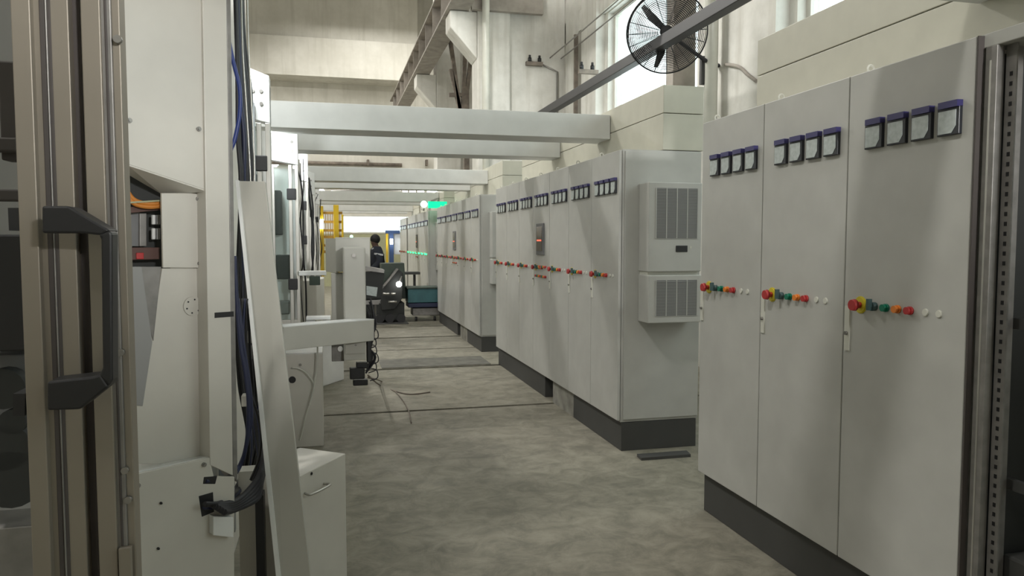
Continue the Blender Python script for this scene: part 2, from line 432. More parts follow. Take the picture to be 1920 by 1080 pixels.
m = MB(); m.tube(smooth_pts([atX(1360, 121, 4.42), atX(1385, 125, 4.42), atX(1402, 140, 4.42), atX(1418, 152, 4.42)]), .02, 8)
tag(m.build('conduit', 'girder'), 'curved grey conduit bending down right of the cream pipe', 'conduit')
m = MB(); a = atY(1318, 106, 7.95); m.bar(a, a + Vector((0, 0, -.32)), .06, .05)
tag(m.build('hanger_bar', 'plinth'), 'short dark bar hanging below the right rim of the fan', 'bar')

# horizontal pipe far behind the cross beams
YP = Y_END - .12
py0 = atY(565, 305, YP)
m = MB(); m.tube([(py0.x - 3, YP, py0.z), (2.6, YP, py0.z)], .065, 10)
hp = tag(m.build('overhead_pipe', 'rust_steel'), 'rusty horizontal pipe on the far wall seen between the cross beams', 'pipe')
for px in (690, 800):
    q = atY(px, 305, YP); m = MB(); m.box(q.x - .04, q.x + .04, YP - .08, Y_END - .001, q.z - .1, q.z + .1); m.build('pipe_clamp', 'rust_steel', hp)

# ================================================================== CROSS BEAMS and BUSBAR BOXES
XF = 2.064; DEP = 0.62; ZP = 0.215; HC = 1.985; ZT = ZP + HC
XB0, XB1 = 2.378, 2.70
rows = [  # near edge y, bay width, bays, words
    (2.02, 0.605, 3, 'nearest row'),
    (5.06, 0.580, 7, 'second row'),
    (10.2, 0.580, 7, 'third row'),
    (15.6, 0.580, 7, 'fourth row'),
    (20.0, 0.600, 3, 'farthest row'),
]
boxends = [(0.6, 3.84), (5.06, 9.12), (10.2, 14.26), (15.6, 19.66), (20.0, 21.8)]
for i, (a, b_) in enumerate(boxends):
    t = thing('busbar_duct', (XB0, a, ZT), 'cream sheet metal duct box running along the top of the %s of cabinets' % rows[i][3], 'duct', 'duct boxes on top of the cabinet rows')
    m = MB(); m.box(XB0, XB1, a, b_, ZT + .005, 2.468); m.build('lower_casing', 'cream', t, bevel=.003)
    m = MB(); m.box(XB0, XB1, a, b_, 2.473, 2.672); m.build('upper_casing', 'cream', t, bevel=.003)
beams = [0.60, 2.02, 6.10, 7.52, 11.15, 12.6, 16.3, 17.75, 21.4, 22.9]
bl = ['nearest', 'second', 'third', 'fourth', 'fifth', 'sixth', 'seventh', 'eighth', 'ninth', 'tenth']
for i, yb in enumerate(beams):
    m = MB(); m.box(-1.6 if i < 3 else -.45, XB0 - .004, yb, yb + .33, 2.42, 2.625)
    tag(m.build('cross_beam', 'beam', bevel=.004), 'pale painted box beam across the aisle, %s from the camera' % bl[i], 'beam', 'box beams across the aisle')

# ================================================================== CABINETS
def make_cabinet(wd):
    root = thing('electrical_cabinet', (0, 0, 0), 'x', 'electrical cabinet')
    m = MB(); m.box(.003, DEP, .001, wd - .001, 0, HC); m.build('body', 'cabinet', root)
    m = MB(); m.box(-.022, 0, .003, wd - .003, .012, HC - .006)
    door = m.build('door', 'cabinet', root, bevel=.003)
    # lock plate on the far seam
    m = MB(); m.box(-.028, -.022, wd - .042, wd - .014, .88, 1.06); lk = m.build('lock_plate', 'btn_white', door)
    m = MB(); m.tube([(-.028, wd - .028, .95), (-.036, wd - .028, .95)], .008, 10); m.build('lock', 'steel', door)
    # gauges : offsets from the far edge
    for k in range(4):
        yc = wd - (.157 + .1185 * k) * wd / .605; z0 = 1.89 - ZP; z1 = z0 + .094; h = .046
        m = MB(); m.box(-.036, -.022, yc - h, yc + h, z0, z1)
        mt = m.build('meter', 'meter_black', root, bevel=.002)
        m = MB(); m.prism([(-.0361, yc + h - .006, z0 + .006), (-.0361, yc - h + .030, z0 + .006), (-.0361, yc - h + .012, z0 + .030), (-.0361, yc - h + .012, z1 - .012), (-.0361, yc + h - .006, z1 - .012)], (-.002, 0, 0))
        m.build('meter_face', 'meter_face', mt)
        m = MB(); m.box(-.046, -.022, yc - h, yc + h - .012, z1 - .004, z1 + .018)
        m.build('meter_cap', 'meter_cap', mt)
    s_ = wd / .605; zb_ = 1.285 - ZP
    def btn(off, r, ln, mt, nm='push_button'):
        y = wd - off * s_; m = MB(); m.tube([(-.022, y, zb_), (-.022 - ln * .4, y, zb_)], r * 1.15, 16); m.tube([(-.022 - ln * .4, y, zb_), (-.022 - ln, y, zb_)], r, 16)
        m.mats = []
        return m.build(nm, mt, root)
    es = btn(.10, .030, .006, 'btn_yellow', 'emergency_stop')
    y = wd - .10 * s_; m = MB(); m.tube([(-.028, y, zb_), (-.05, y, zb_)], .013, 14); m.tube([(-.05, y, zb_), (-.066, y, zb_)], .024, 18, r1=.021); m.build('stop_knob', 'btn_red', es)
    y = wd - .178 * s_; m = MB(); m.tube([(-.022, y, zb_), (-.04, y, zb_)], .017, 14); m.box(-.058, -.04, y - .006, y + .006, zb_ - .014, zb_ + .03); m.build('key_switch', 'btn_key', root)
    btn(.24, .0135, .022, 'btn_green'); btn(.30, .0135, .022, 'btn_orange'); btn(.36, .0135, .022, 'btn_red')
    btn(.43, .012, .005, 'btn_white', 'blanking_plug'); btn(.49, .012, .005, 'btn_white', 'blanking_plug')
    # lifting eye
    m = MB(); m.ring((.05, wd - .03, HC + .022), (0, 1, 0), .014, .005, 14); m.tube([(.05, wd - .03, HC), (.05, wd - .03, HC + .01)], .014, 10); m.build('lifting_eye', 'btn_white', root)
    return root
ords = ['first', 'second', 'third', 'fourth', 'fifth', 'sixth', 'seventh']
proto = make_cabinet(.58); used = False; proto3 = make_cabinet(.605)
used3 = False
for r, (y0, wd, n, words_) in enumerate(rows):
    for k in range(n):
        if r == 0:
            c = proto3 if not used3 else copy_tree(proto3); used3 = True
        else:
            c = proto if not used else copy_tree(proto); used = True
        c.location = (XF, y0 + k * wd, ZP)
        c['label'] = 'light grey cabinet with four square meters, %s from the near end of the %s' % (ords[k], words_)
        c['group'] = 'closed cabinets in the %s' % words_
        if r == 3:   # lit green push buttons
            for ch in c.children:
                if ch.name.startswith('push_button') or ch.name.startswith('key_switch'):
                    ch.data = ch.data.copy(); ch.data.materials[0] = MAT['btn_green_lit']
        if r in (1, 2, 3) and k == 3:
            c['label'] = 'light grey cabinet with an operator screen in its door, middle of the %s' % words_
            X = XF - .022; ya = y0 + k * wd
            m = MB(); m.box(X - .015, X, ya + .17, ya + .42, 1.41, 1.72); sc_ = m.build('operator_screen', 'grille_dark', c, bevel=.004)
            m = MB(); m.box(X - .018, X - .014, ya + .20, ya + .39, 1.45, 1.69); m.build('display', 'screen', sc_)
            m = MB(); m.box(X - .02, X - .017, ya + .22, ya + .37, 1.545, 1.56); m.build('alarm_text', 'screen_red', sc_)
            for zr in (1.24, 1.335):
                for j in range(7):
                    yj = ya + wd - .14 - j * .055
                    m = MB(); m.tube([(X, yj, zr - .04), (X - .02, yj, zr - .04)], .012, 12)
                    m.build('small_button', ('btn_red', 'btn_green', 'btn_orange')[j % 3], c)
    # plinth
    pn = 'dark grey steel plinth under the %s of cabinets' % words_
    yN, yF = y0 + .0, y0 + n * wd
    t = thing('cabinet_plinth', (XF, yN, 0), pn, 'plinth', 'plinths under the cabinet rows')
    if r in (1, 2):
        m = MB(); m.box(XF + .01, XF + DEP - .01, yN, y0 + 1.10, 0, ZP - .004); m.build('near_section', 'plinth', t, bevel=.003)
        m = MB(); m.box(XF + .01, XF + DEP - .01, y0 + 1.98, yF, 0, ZP - .004); m.build('far_section', 'plinth', t, bevel=.003)
        m = MB(); m.box(XF + .012, XF + .30, y0 + 1.104, y0 + 1.72, 0, ZP - .006)
        tag(m.build('support_block', 'concrete_block'), 'pale concrete block filling the plinth gap of the %s' % words_, 'block')
    else:
        ynn = yN - (0.64 if r == 0 else 0)
        m = MB(); m.box(XF + .01, XF + DEP - .01, ynn, yF - .02, 0, ZP - .004); m.build('channel', 'plinth', t, bevel=.003)

# open frame bay at the near end
yo0, yo1 = 1.40, 2.015
t = thing('open_cabinet', (XF, yo0, ZP), 'open cabinet frame without its door, black inside, at the near right', 'electrical cabinet')
m = MB()
m.box(XF + .57, XF + DEP, yo0 + .01, yo1 - .005, ZP, ZT - .06); m.build('back_panel', 'dark', t)
m = MB(); m.box(XF + .06, XF + .57, yo1 - .012, yo1 - .004, ZP, ZT - .06); m.build('side_panel', 'dark', t)
m = MB(); m.box(XF, XF + DEP, yo0, yo1, ZT - .045, ZT); m.build('top_frame', 'cabinet', t, bevel=.003)
m = MB(); m.box(XF, XF + DEP, yo0, yo1, ZP, ZP + .06); m.build('bottom_frame', 'zinc', t)
for ya, yb in ((yo1 - .055, yo1 - .012), (yo0, yo0 + .05)):
    m = MB(); m.box(XF - .004, XF + .02, ya, yb, ZP + .06, ZT - .045); m.box(XF + .02, XF + .035, ya + .008, yb - .008, ZP + .06, ZT - .045)
    ps = m.build('frame_post', 'zinc', t, bevel=.002)
ry = yo1 - .075
m = MB(); m.box(XF + .036, XF + .10, ry + .02, ry + .024, ZP + .06, ZT - .045); m.box(XF + .036, XF + .042, ry - .014, ry + .02, ZP + .06, ZT - .045)
rl = m.build('perforated_rail', 'zinc', t)
m = MB(); z = ZP + .14
while z < ZT - .12:
    m.box(XF + .0345, XF + .0362, ry - .002, ry + .008, z, z + .013); z += .0315
m.build('rail_holes', 'black', rl)
m = MB(); m.box(XF - .023, XF, yo1 - .003, yo1 + .003, ZP + .012, ZT - .006); m.build('dark_gap_strip', 'slot', t)  # dark strip added over the lit door edge, stands in for gap shade
m = MB(); m.box(XF - .006, XF - .004, yo1 - .036, yo1 - .03, ZP + .08, ZT - .09); m.build('door_seal', 'alu', t)
for zz in (.72, 1.25):
    m = MB(); m.box(XF + .10, XF + .12, yo0, yo1 - .03, zz, zz + .035); m.build('mounting_bar', 'plinth', t)
m = MB(); m.box(XF + .1, XF + .5, yo0 + .05, yo1 - .05, .28, .5); m.build('terminal_block', 'plinth', t, bevel=.01)

# cooling units on the near ends of the rows
def cooling_unit(Y, words_, first=None):
    if first is not None:
        c = copy_tree(first); c.location.y = Y
    else:
        x0, x1 = 2.19, 2.60; z0, z1 = .96, 1.955
        c = thing('cooling_unit', (x0, Y, z0), '', 'air conditioner', 'cooling units on the cabinet ends')
        D = .17
        m = MB(); m.box(x0, x1, Y - D, Y, 1.325, z1); up = m.build('upper_casing', 'cabinet', c, bevel=.006)
        m = MB(); m.box(x0, x1, Y - D - .01, Y, z0, 1.30); lo = m.build('lower_casing', 'cabinet', c, bevel=.006)
        m = MB(); m.box(x0 + .01, x1 - .01, Y - D + .03, Y, 1.30, 1.325); m.build('joint_strip', 'btn_white', c)
        for (pa, za, zb2, yy2, nm) in ((up, 1.56, 1.915, Y - D, 'upper_grille'), (lo, 1.01, 1.265, Y - D - .01, 'lower_grille')):
            m = MB(); m.box(x0 + .055, x1 - .035, yy2 - .001, yy2 + .001, za, zb2, 'grille_dark')
            nf = 4; W = (x1 - .035 - x0 - .055) / nf
            for j in range(nf):
                xa = x0 + .055 + j * W
                zz = za
                while zz < zb2 - .004:
                    m.box(xa + .004, xa + W - .004, yy2 - .005, yy2 - .001, zz, zz + .0055, 'grille'); zz += .0105
            for j in range(nf + 1): m.box(x0 + .055 + j * W - .003, x0 + .055 + j * W + .003, yy2 - .006, yy2 - .001, za, zb2, 'cabinet')
            gg = m.build('grille', 'grille', pa)
        m = MB(); m.box(x0 + .21, x0 + .30, Y - D - .006, Y - D, 1.465, 1.51); m.build('controller', 'black', c, bevel=.004)
        m = MB(); m.box(x0 + .32, x0 + .33, Y - D - .003, Y - D, 1.49, 1.505); m.build('label', 'btn_white', c)
    c['label'] = 'grey two-part cooling unit with louvred grilles on the end of the %s' % words_
    return c
cu = cooling_unit(5.055, 'second row')
cooling_unit(10.195, 'third row', cu); cooling_unit(15.595, 'fourth row', cu)
# end panels detail
for (Y, wds) in ((5.06, 'second row'), (10.2, 'third row'), (15.6, 'fourth row')):
    m = MB(); m.box(XF + .02, XF + DEP - .004, Y - .012, Y - .0005, ZP + .02, ZT - .012)
    # notch around the unit is hidden behind it
    o = tag(m.build('end_panel', 'cabinet', bevel=.002), 'flat grey screwed end panel closing the near side of the %s' % wds, 'panel')
for o in COL.objects:
    if o.name.startswith('cooling_unit'): o.location.y -= .008
# steel step plate lying in front of the plinth
p = atZ(1182, 851, .0)
m = MB(); m.prism([(2.12, 4.80, .0), (2.50, 4.80, .0), (2.52, 4.90, .0), (2.13, 4.90, .0)], (0, 0, .02))
tag(m.build('steel_plate', 'plinth'), 'dark flat steel bar lying on the floor before the second row plinth', 'plate')

# ================================================================== LEFT SIDE : NEAR MACHINE
A = atY(440, 700, 2.6); A.z = 0
Bp = Vector((-.575, 2.42, 0))
pn = Vector((A.y - Bp.y, -(A.x - Bp.x), 0)).normalized()       # normal of oblique front, towards aisle/camera
if pn.y > 0: pn = -pn
alongv = (A - Bp).normalized()
def PA(px, py, back=0.0):
    return atP(px, py, A - pn * back, pn)
nm = thing('machine_tool', (A.x - .4, A.y + .3, 0), 'large pale enclosed machine tool at the near left, with cut-away front', 'machine')
def plate(name, pts, th, matn, back=0.0, par=None, bevel=.002):
    m = MB(); m.prism([PA(x, y, back) for x, y in pts], -pn * th); return m.build(name, matn, par or nm, bevel=bevel)
def screw(px, py, back=0.0, r=.0075, par=None, mt='steel', P=None):
    p = P if P is not None else PA(px, py, back); m = MB(); m.tube([p, p + pn * .006], r, 12); m.tube([p + pn * .006, p + pn * .010], r * .6, 8)
    return m.build('screw', mt, par or nm)
up = plate('upper_panel', [(215, -60), (378, -60), (388, 357), (240, 308)], .012, 'machine', 0)
m = MB(); m.prism([PA(240, 308), PA(388, 357), PA(388, 360, .12), PA(305, 363, .12), PA(240, 325, .12)], (0, 0, -.004)); m.build('lip', 'machine', nm)
mp_ = plate('middle_panel', [(303, 362), (384, 362), (386, 502), (306, 502)], .012, 'machine', .05)
lp_ = plate('lower_panel', [(304, 503), (386, 503), (393, 870), (248, 870), (250, 745), (266, 760)], .012, 'machine', .06)
plate('inner_flap', [(236, 500), (266, 500), (286, 642), (268, 762), (254, 760), (236, 690)], .006, 'grille', .03)
plate('inner_bracket', [(248, 500), (303, 500), (288, 640), (262, 560)], .006, 'zinc', .055)
# front post
po = plate('corner_post', [(379, -60), (424, -60), (437, 892), (394, 872)], .10, 'machine', -.012)
plate('corner_post_side', [(424, -60), (432, -60), (446, 905), (437, 892)], .09, 'zinc', .02)
# ledge and base
m = MB(); m.prism([PA(246, 886), PA(392, 856), PA(391, 838, .25), PA(244, 850, .25)], (0, 0, -.01)); m.build('ledge', 'machine_white', nm)
bs = plate('base_panel', [(236, 893), (393, 858), (401, 893), (440, 894), (439, 1230), (236, 1230)], .014, 'machine', -.01)
plate('cable_notch', [(372, 930), (400, 922), (402, 960), (378, 970)], .004, 'black', -.0105)
plate('cable_notch', [(382, 894), (408, 892), (404, 908), (380, 908)], .004, 'black', -.0105)
plate('cover_box', [(400, 968), (438, 970), (438, 1008), (400, 1004)], .03, 'machine_white', -.04)
for (x, y) in ((242, 226), (372, 242)): screw(x, y, par=up)
for (x, y) in ((371, 373), (374, 494)): screw(x, y, .05, par=mp_)
for (x, y) in ((376, 533), (377, 717)): screw(x, y, .06, par=lp_)
for (x, y) in ((382, 871), (258, 910)): screw(x, y, -.01, par=bs)
for (x, y) in ((301, 943), (296, 1028)): screw(x, y, -.01, .004, par=bs, mt='black')
# round plate with six small holes
pc = PA(361, 574, .06); m = MB(); m.tube([pc, pc + pn * .006], .031, 28); rp = m.build('round_plate', 'machine', lp_)
m = MB()
for k in range(6):
    t = k * math.pi / 3 + .3; q = pc + pn * .006 + (alongv * math.cos(t) + Vector((0, 0, 1)) * math.sin(t)) * .022
    m.tube([q, q + pn * .001], .0028, 8)
m.build('hole_ring', 'black', rp)
sl = PA(418, 590, -.012); m = MB(); m.bar(sl - alongv * .028, sl + alongv * .036, .004, .017); m.build('slot', 'black', po)
# interior
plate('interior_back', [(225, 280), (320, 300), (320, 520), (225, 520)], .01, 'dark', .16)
for (pts, mt, bk, nm_) in (([(238, 392), (262, 392), (262, 462), (238, 462)], 'grille_dark', .13, 'bracket_plate'), ([(262, 400), (275, 400), (275, 462), (262, 462)], 'zinc', .12, 'bracket_plate'),
        ([(286, 403), (292, 403), (292, 421), (286, 421)], 'machine_white', .11, 'connector'), ([(286, 428), (292, 428), (292, 449), (286, 449)], 'machine_white', .11, 'connector'),
        ([(294, 403), (301, 403), (301, 421), (294, 421)], 'grille', .11, 'connector'), ([(294, 428), (301, 428), (301, 449), (294, 449)], 'grille', .11, 'connector'),
        ([(240, 464), (300, 464), (300, 486), (240, 488)], 'brown', .10, 'guide_block'), ([(240, 388), (302, 384), (302, 394), (240, 400)], 'brown', .10, 'guide_block'),
        ([(256, 474), (270, 474), (270, 486), (256, 486)], 'btn_red', .095, 'valve')):
    plate(nm_, pts, .012, mt, bk)
for (a, b_, c_, d_) in (((236, 355), (252, 375), (278, 382), (306, 380)), ((236, 364), (252, 382), (278, 388), (306, 386))):
    m = MB(); m.tube(smooth_pts([PA(*a, .085), PA(*b_, .085), PA(*c_, .085), PA(*d_, .085)]), .007, 10); m.build('orange_hose', 'orange', nm)
m = MB(); m.bar(PA(240, 380, .08), PA(303, 376, .08), .01, .005); m.build('hose_clamp', 'olive', nm)
# body behind
m = MB(); m.box(-2.6, -.47, 2.9, 4.55, 0, 3.1); m.build('rear_body', 'machine', nm)
for (x0_, x1_, c_) in ((-.44, -.40, 'grey_sheet'), ):
    m = MB(); m.box(-.46, -.40, 3.3, 3.34, .3, 3.05); m.build('cable_channel', 'grey_sheet', nm)
p0 = atY(462, 115, 3.5)
m = MB(); m.box(p0.x - .03, p0.x, 3.48, 3.52, p0.z, 3.1); m.build('cable_channel', 'alu', nm)
# lower dark channel and small boxes among the cables
m = MB(); p0 = atY(478, 930, 2.95); p1 = atY(497, 1080, 2.95); m.box(p0.x, p1.x, 2.95, 3.02, 0, p0.z); m.build('dark_channel', 'black', nm)
p0 = atY(440, 1000, 2.9); p1 = atY(522, 900, 2.9); m = MB(); m.box(p0.x, p1.x, 3.04, 3.12, 0, p1.z); m.build('lower_cover', 'machine', nm)
for (x, y, w_, h_) in ((462, 622, 14, 20), (468, 650, 12, 22), (452, 742, 14, 20)):
    p0 = atY(x, y, 3.0); m = MB(); m.box(p0.x, p0.x + w_ * .0022, 3.0, 3.05, p0.z - h_ * .0022, p0.z); m.build('junction_box', 'machine', nm, bevel=.004)

# hanging cables
blk = 'black cables bundled behind the near machine post'
def cab(pts, Y, r, mt, name, lab, cat='cable', grp=None, par=None):
    m = MB(); m.tube(smooth_pts([atY(x, y, Y + (pp[2] if len(pp) > 2 else 0)) for pp in pts for x, y in [pp[:2]]], 8), r, 8)
    if par is not None: return m.build(name, mt, par)
    return tag(m.build(name, mt), lab, cat, grp)
o = cab([(424, 50), (436, 110), (449, 165), (449, 215), (440, 262), (431, 290), (430, 350), (434, 460)], 2.75, .007, 'blue_cable', 'cable', '', par=nm); o['label'] = 'bright blue cable'
o = cab([(385, 902, -.25), (420, 902, -.17), (446, 882), (462, 832), (466, 760), (460, 700), (450, 640), (444, 560), (440, 480)], 2.78, .007, 'navy', 'cable', '', par=nm); o['label'] = 'blue cable'
cab([(387, 898, -.25), (420, 898, -.17), (450, 870), (470, 800), (470, 740), (456, 640), (446, 560)], 2.8, .006, 'navy', 'cable', '', par=nm)
for k in range(12):
    dx = k * 2.1; Yc = 3.2 + .02 * k; j = random.uniform
    cab([(440 + dx*.4, -30), (443 + dx*.6, 80), (445 + dx + j(-2,2), 180), (448 + dx + j(-4,4), 260), (450 + dx + j(-3,3), 345), (446 + dx, 480), (448 + dx + j(-5,5), 620), (454 + dx + j(-8,8), 720), (466 + dx*.9 + j(-8,6), 820), (452 + dx*.8 + j(-4,4), 900), (420, 938 + k*1.5, -.6), (384, 944 + k * 1.5, -.74)], Yc, (.006, .009, .005, .012)[k % 4], ('rubber', 'black', 'rubber', 'navy', 'black')[k % 5], 'cable', '', par=nm)
for k in range(2):
    dx = k * 11; cab([(452 + dx, -30), (455 + dx, 90), (462 + dx*.9, 200), (468 + dx * .8, 300), (470 + dx*.6, 345)], 3.15, .003, 'alu', 'cable', '', par=nm)
for k in range(7):
    cab([(455 + 4*k, 560), (450 + 6*k, 640), (460 + 5 * k, 710 + 8 * k), (486 - 2*k, 790), (488, 850 + 6*k), (470, 900)], 2.9 + .01*k, .005, ('black', 'navy', 'black', 'rubber')[k % 4], 'cable', '', par=nm)
for k in range(5):
    cab([(400 + 5 * k, 948 + 3 * k, -.4), (440, 940 + 4 * k, -.3), (470 + 3 * k, 915 + 5*k, -.2), (490, 880 + 6*k, -.1), (500, 820 + 10*k)], 2.9, .010, 'rubber', 'cable', '', par=nm)

# leaning panel
tl = atY(443, 339, 3.05); tr = atY(497, 340, 3.03); 
bl_ = atZ(541, 1293, 0.0); br_ = atZ(606, 1288, 0.0)
m = MB(); nn = (tr - tl).cross(bl_ - tl).normalized()
if nn.y < 0: nn = -nn
m.prism([tl, tr, br_, bl_], nn * .016)
lpn = tag(m.build('leaning_panel', 'board', bevel=.002), 'tall narrow pale sheet metal panel leaning against the near machine', 'panel')

ex = (tr - tl).normalized() * .012; eb = (br_ - bl_).normalized() * .016
m = MB(); m.prism([tl, tl + ex, bl_ + eb, bl_], -nn * .012); m.build('edge_flange', 'machine_white', lpn)

# ---- dark foreground door frame at far left
YD = 1.12
fd = thing('machine_door', (atY(140, 540, YD).x, YD, 0), 'sliding door of dull aluminium profiles with big black handle at left edge', 'door')
def strip(name, xa, xb, Y, th, matn, z0=.02, z1=2.9, par=None):
    a = atY(xa, 540, Y).x; b_ = atY(xb, 540, Y).x
    m = MB(); m.box(a, b_, Y, Y + th, z0, z1); return m.build(name, matn, par or fd, bevel=.0015)
strip('door_profile', 40, 76, YD, .035, 'alu_front')
p2 = strip('door_profile', 76, 146, YD + .012, .03, 'alu_front')
p3 = strip('door_profile', 146, 168, YD + .03, .02, 'slot')
p4 = strip('door_profile', 168, 204, YD + .006, .03, 'alu_front')
p5 = strip('door_profile', 204, 224, YD + .012, .03, 'zinc')
p6 = strip('door_profile', 224, 240, YD + .016, .03, 'alu_front')
strip('groove', 92, 102, YD + .0105, .002, 'slot', par=p2); strip('groove', 106, 113, YD + .0105, .002, 'slot', par=p2)
strip('groove', 102, 106, YD + .009, .004, 'zinc', par=p2)
strip('groove', 211, 216, YD + .0105, .002, 'slot', par=p5)
for (x, y) in ((228, 660), (236, 880), (242, 935), (240, 1030)):
    q = atY(x, y, YD + .016); m = MB(); m.tube([q, q + Vector((0, -.008, 0))], .005, 10); m.build('bolt', 'steel', p6)
q = atY(222, 75, YD + .012); m = MB(); m.tube([q, q + Vector((0, -.007, 0))], .0055, 10); m.build('bolt', 'steel', p5)
q0 = atY(222, 1030, YD); q1 = atY(246, 1100, YD); m = MB(); m.box(q0.x, q1.x, YD, YD + .012, q1.z, q0.z); m.build('guide_shoe', 'alu_front', fd)
# handle
YH = YD - .07
hd = MB()
def HP(x, y, dy=0): return atY(x, y, YH + dy)
hd.prism([HP(78, 386), HP(128, 386), HP(206, 432), (HP(190, 441)), HP(150, 437), HP(78, 437)], (0, .045, 0))
hd.prism([HP(206, 432), HP(210, 440), HP(211, 712), HP(204, 725), HP(186, 706), HP(192, 690), HP(189, 447), HP(184, 440)], (0, .03, 0))
hd.prism([HP(204, 725), HP(150, 768), HP(88, 770), HP(88, 716), HP(176, 706), HP(188, 702)], (0, .045, 0))
h_ = hd.build('handle', 'black', fd, bevel=.004)
m = MB(); m.bar(HP(30, 412, .1), HP(60, 412, .1), .05, .03); m.bar(HP(38, 752, .1), HP(60, 752, .1), .05, .03); m.build('mount', 'black', h_)

# interior of the machine left of the door
md = thing('machine_spindle', (atY(10, 540, 1.5).x, 1.5, 0), 'shadowed machine interior with dark blocks seen at the far left edge', 'machine part')
def blk_(name, x0, x1, y0, y1, Y, th, matn, z_floor=False):
    a = atY(x0, y1, Y); b_ = atY(x1, y0, Y); m = MB(); m.box(a.x, b_.x, Y, Y + th, 0 if z_floor else a.z, b_.z); return m.build(name, matn, md, bevel=.003)
blk_('rear_sheet', -160, 60, -60, 1200, 1.75, .02, 'grille', True)
blk_('side_bar', 2, 30, 115, 300, 1.45, .04, 'slot')
blk_('clamp', -40, 30, 258, 282, 1.42, .03, 'slot')
blk_('link_arm', -40, 40, 355, 376, 1.42, .03, 'slot')
blk_('control_block', -80, 48, 440, 662, 1.4, .2, 'black')
blk_('bed_casting', -80, 56, 664, 790, 1.5, .1, 'grille_dark')
blk_('bed_casting', -80, 58, 795, 905, 1.48, .1, 'dark')
blk_('floor_cover', -80, 62, 985, 1180, 1.45, .1, 'zinc', True)
blk_('rail', -80, 56, 845, 862, 1.46, .03, 'grille_dark')
for (x, y, r) in ((22, 792, .022), (10, 840, .04), (20, 900, .05), (5, 730, .035)):
    q = atY(x, y, 1.44); m = MB(); m.tube([q, q + Vector((0, .03, 0))], r, 20); m.build('roller', 'dark', md)

# ================================================================== MACHINES further along the left side
def tool(Y, k, words_, zt=2.6, zlow=.62, bl_=2.2, xl=-.6, xr=-.35):
    t = thing('machine_tool', (-.6, Y, 0), words_, 'machine', 'machine tools standing along the left side')
    zg = zt - .3
    m = MB(); m.box(-2.4, -.66, Y + .12, Y + .12 + bl_, 0, 2.38); m.build('body', 'machine', t, bevel=.01)
    m = MB(); m.prism([(xl, Y, zg + .04), (xr, Y, zg), (xr, Y, zt), (xl, Y, zt + .07)], (0, .12, 0)); tp = m.build('top_panel', 'machine_white', t, bevel=.003)
    for (sx, sz) in ((xr - .05, zt - .1), (xr - .05, zt - .18), (xl + .09, zt - .1)):
        m = MB(); m.tube([(sx, Y, sz), (sx, Y - .008, sz)], .012, 10); m.build('screw', 'steel', tp)
    # aluminium framed glass door
    m = MB()
    for (a, b_) in ((xr - .03, xr), (xr - .085, xr - .055), (xl, xl + .03)): m.box(a, b_, Y, Y + .04, zlow, zg)
    m.box(xl, xr, Y + .002, Y + .038, zlow, zlow + .04)
    fr = m.build('door_frame', 'alu', t, bevel=.003)
    m = MB(); m.box(xl + .03, xr - .085, Y + .015, Y + .021, zlow + .04, zg); m.build('glass', 'glass', fr)
    for hz in (zg - .26, zlow + .36):
        m = MB(); m.box(xr - .10, xr - .02, Y - .02, Y, hz - .05, hz + .05); m.build('hinge', 'black', fr, bevel=.006)
    # spindle head and carriage behind the glass
    m = MB(); m.box(xl - .02, xl + .08, Y + .1, Y + .3, 1.6, 2.0); m.box(xl + .02, xr - .09, Y + .08, Y + .2, 1.2, 1.42); m.build('spindle_head', 'dark', t, bevel=.01)
    m = MB(); m.box(xl - .04, xr - .04, Y + .36, Y + .38, zlow, zg); m.build('rear_guard', 'machine_white', t)
    m = MB(); m.box(xl + .04, xr - .1, Y + .1, Y + .25, zlow + .08, zlow + .2); m.build('tool_block', 'zinc', t, bevel=.01)
    # side post and light strip
    m = MB(); m.box(xr - .03, xr, Y + .06, Y + .10, 0, zt - .05); m.build('side_post', 'alu', t, bevel=.003)
    return t
tw = ['pale machine tool with framed glass door, just behind the leaning panel', 'pale machine tool with glass door and black hinges, second beyond the leaning panel', 'machine tool third beyond the leaning panel, mostly hidden by cables', 'machine tool fourth beyond the leaning panel', 'machine tool fifth beyond the leaning panel, near the yellow guard']
tools = []
XR = (-.35, -.245, -.20, -.165, -.13)
for k, (Y, zt_, bl2) in enumerate(((5.1, 2.6, 1.6), (6.95, 2.52, 1.4), (8.6, 2.50, 2.0), (10.9, 2.5, 2.6), (13.7, 2.5, 2.6))):
    tools.append(tool(Y, k, tw[k], zt_, (.62, .80, 1.2, .5, .5)[k], bl2, (-.54, -.48, -.36, -.36, -.34)[k], XR[k]))
# machine 2: grey sheet hangs in place of glass
m = MB(); m.box(-.53, -.44, 5.06, 5.09, .8, 2.42); tag(m.build('protective_sheet', 'grey_sheet', bevel=.002), 'cloudy grey protective sheet below the first white top panel', 'sheet')
# thin cables draped on the farther machines, bright edge strips
for k in range(10):
    kk = 1 + k % 4; tl_ = tools[kk]; Y = tl_.location.y + .16 + .1 * k; x0 = XR[kk] - .01; pts = []
    for i in range(7): pts.append((x0 + random.uniform(-.03, .05), Y + random.uniform(-.08, .08), 2.3 - i * .3 + random.uniform(-.06, .06)))
    m = MB(); m.tube(smooth_pts(pts, 5), random.choice((.005, .007, .010)), 6); m.build('cable', 'rubber', tl_)
for kk, tl_ in list(enumerate(tools))[1:]:
    xe = XR[kk]
    for dy in (.35, .75, 1.1):
        Y = tl_.location.y + dy; m = MB(); m.box(xe - .04, xe - .01, Y, Y + .04, 1.14 if kk == 2 else .1, 2.35); m.box(xe - .035, xe - .015, Y + .04, Y + .3, 1.2, 1.24); m.build('side_post', 'alu', tl_)

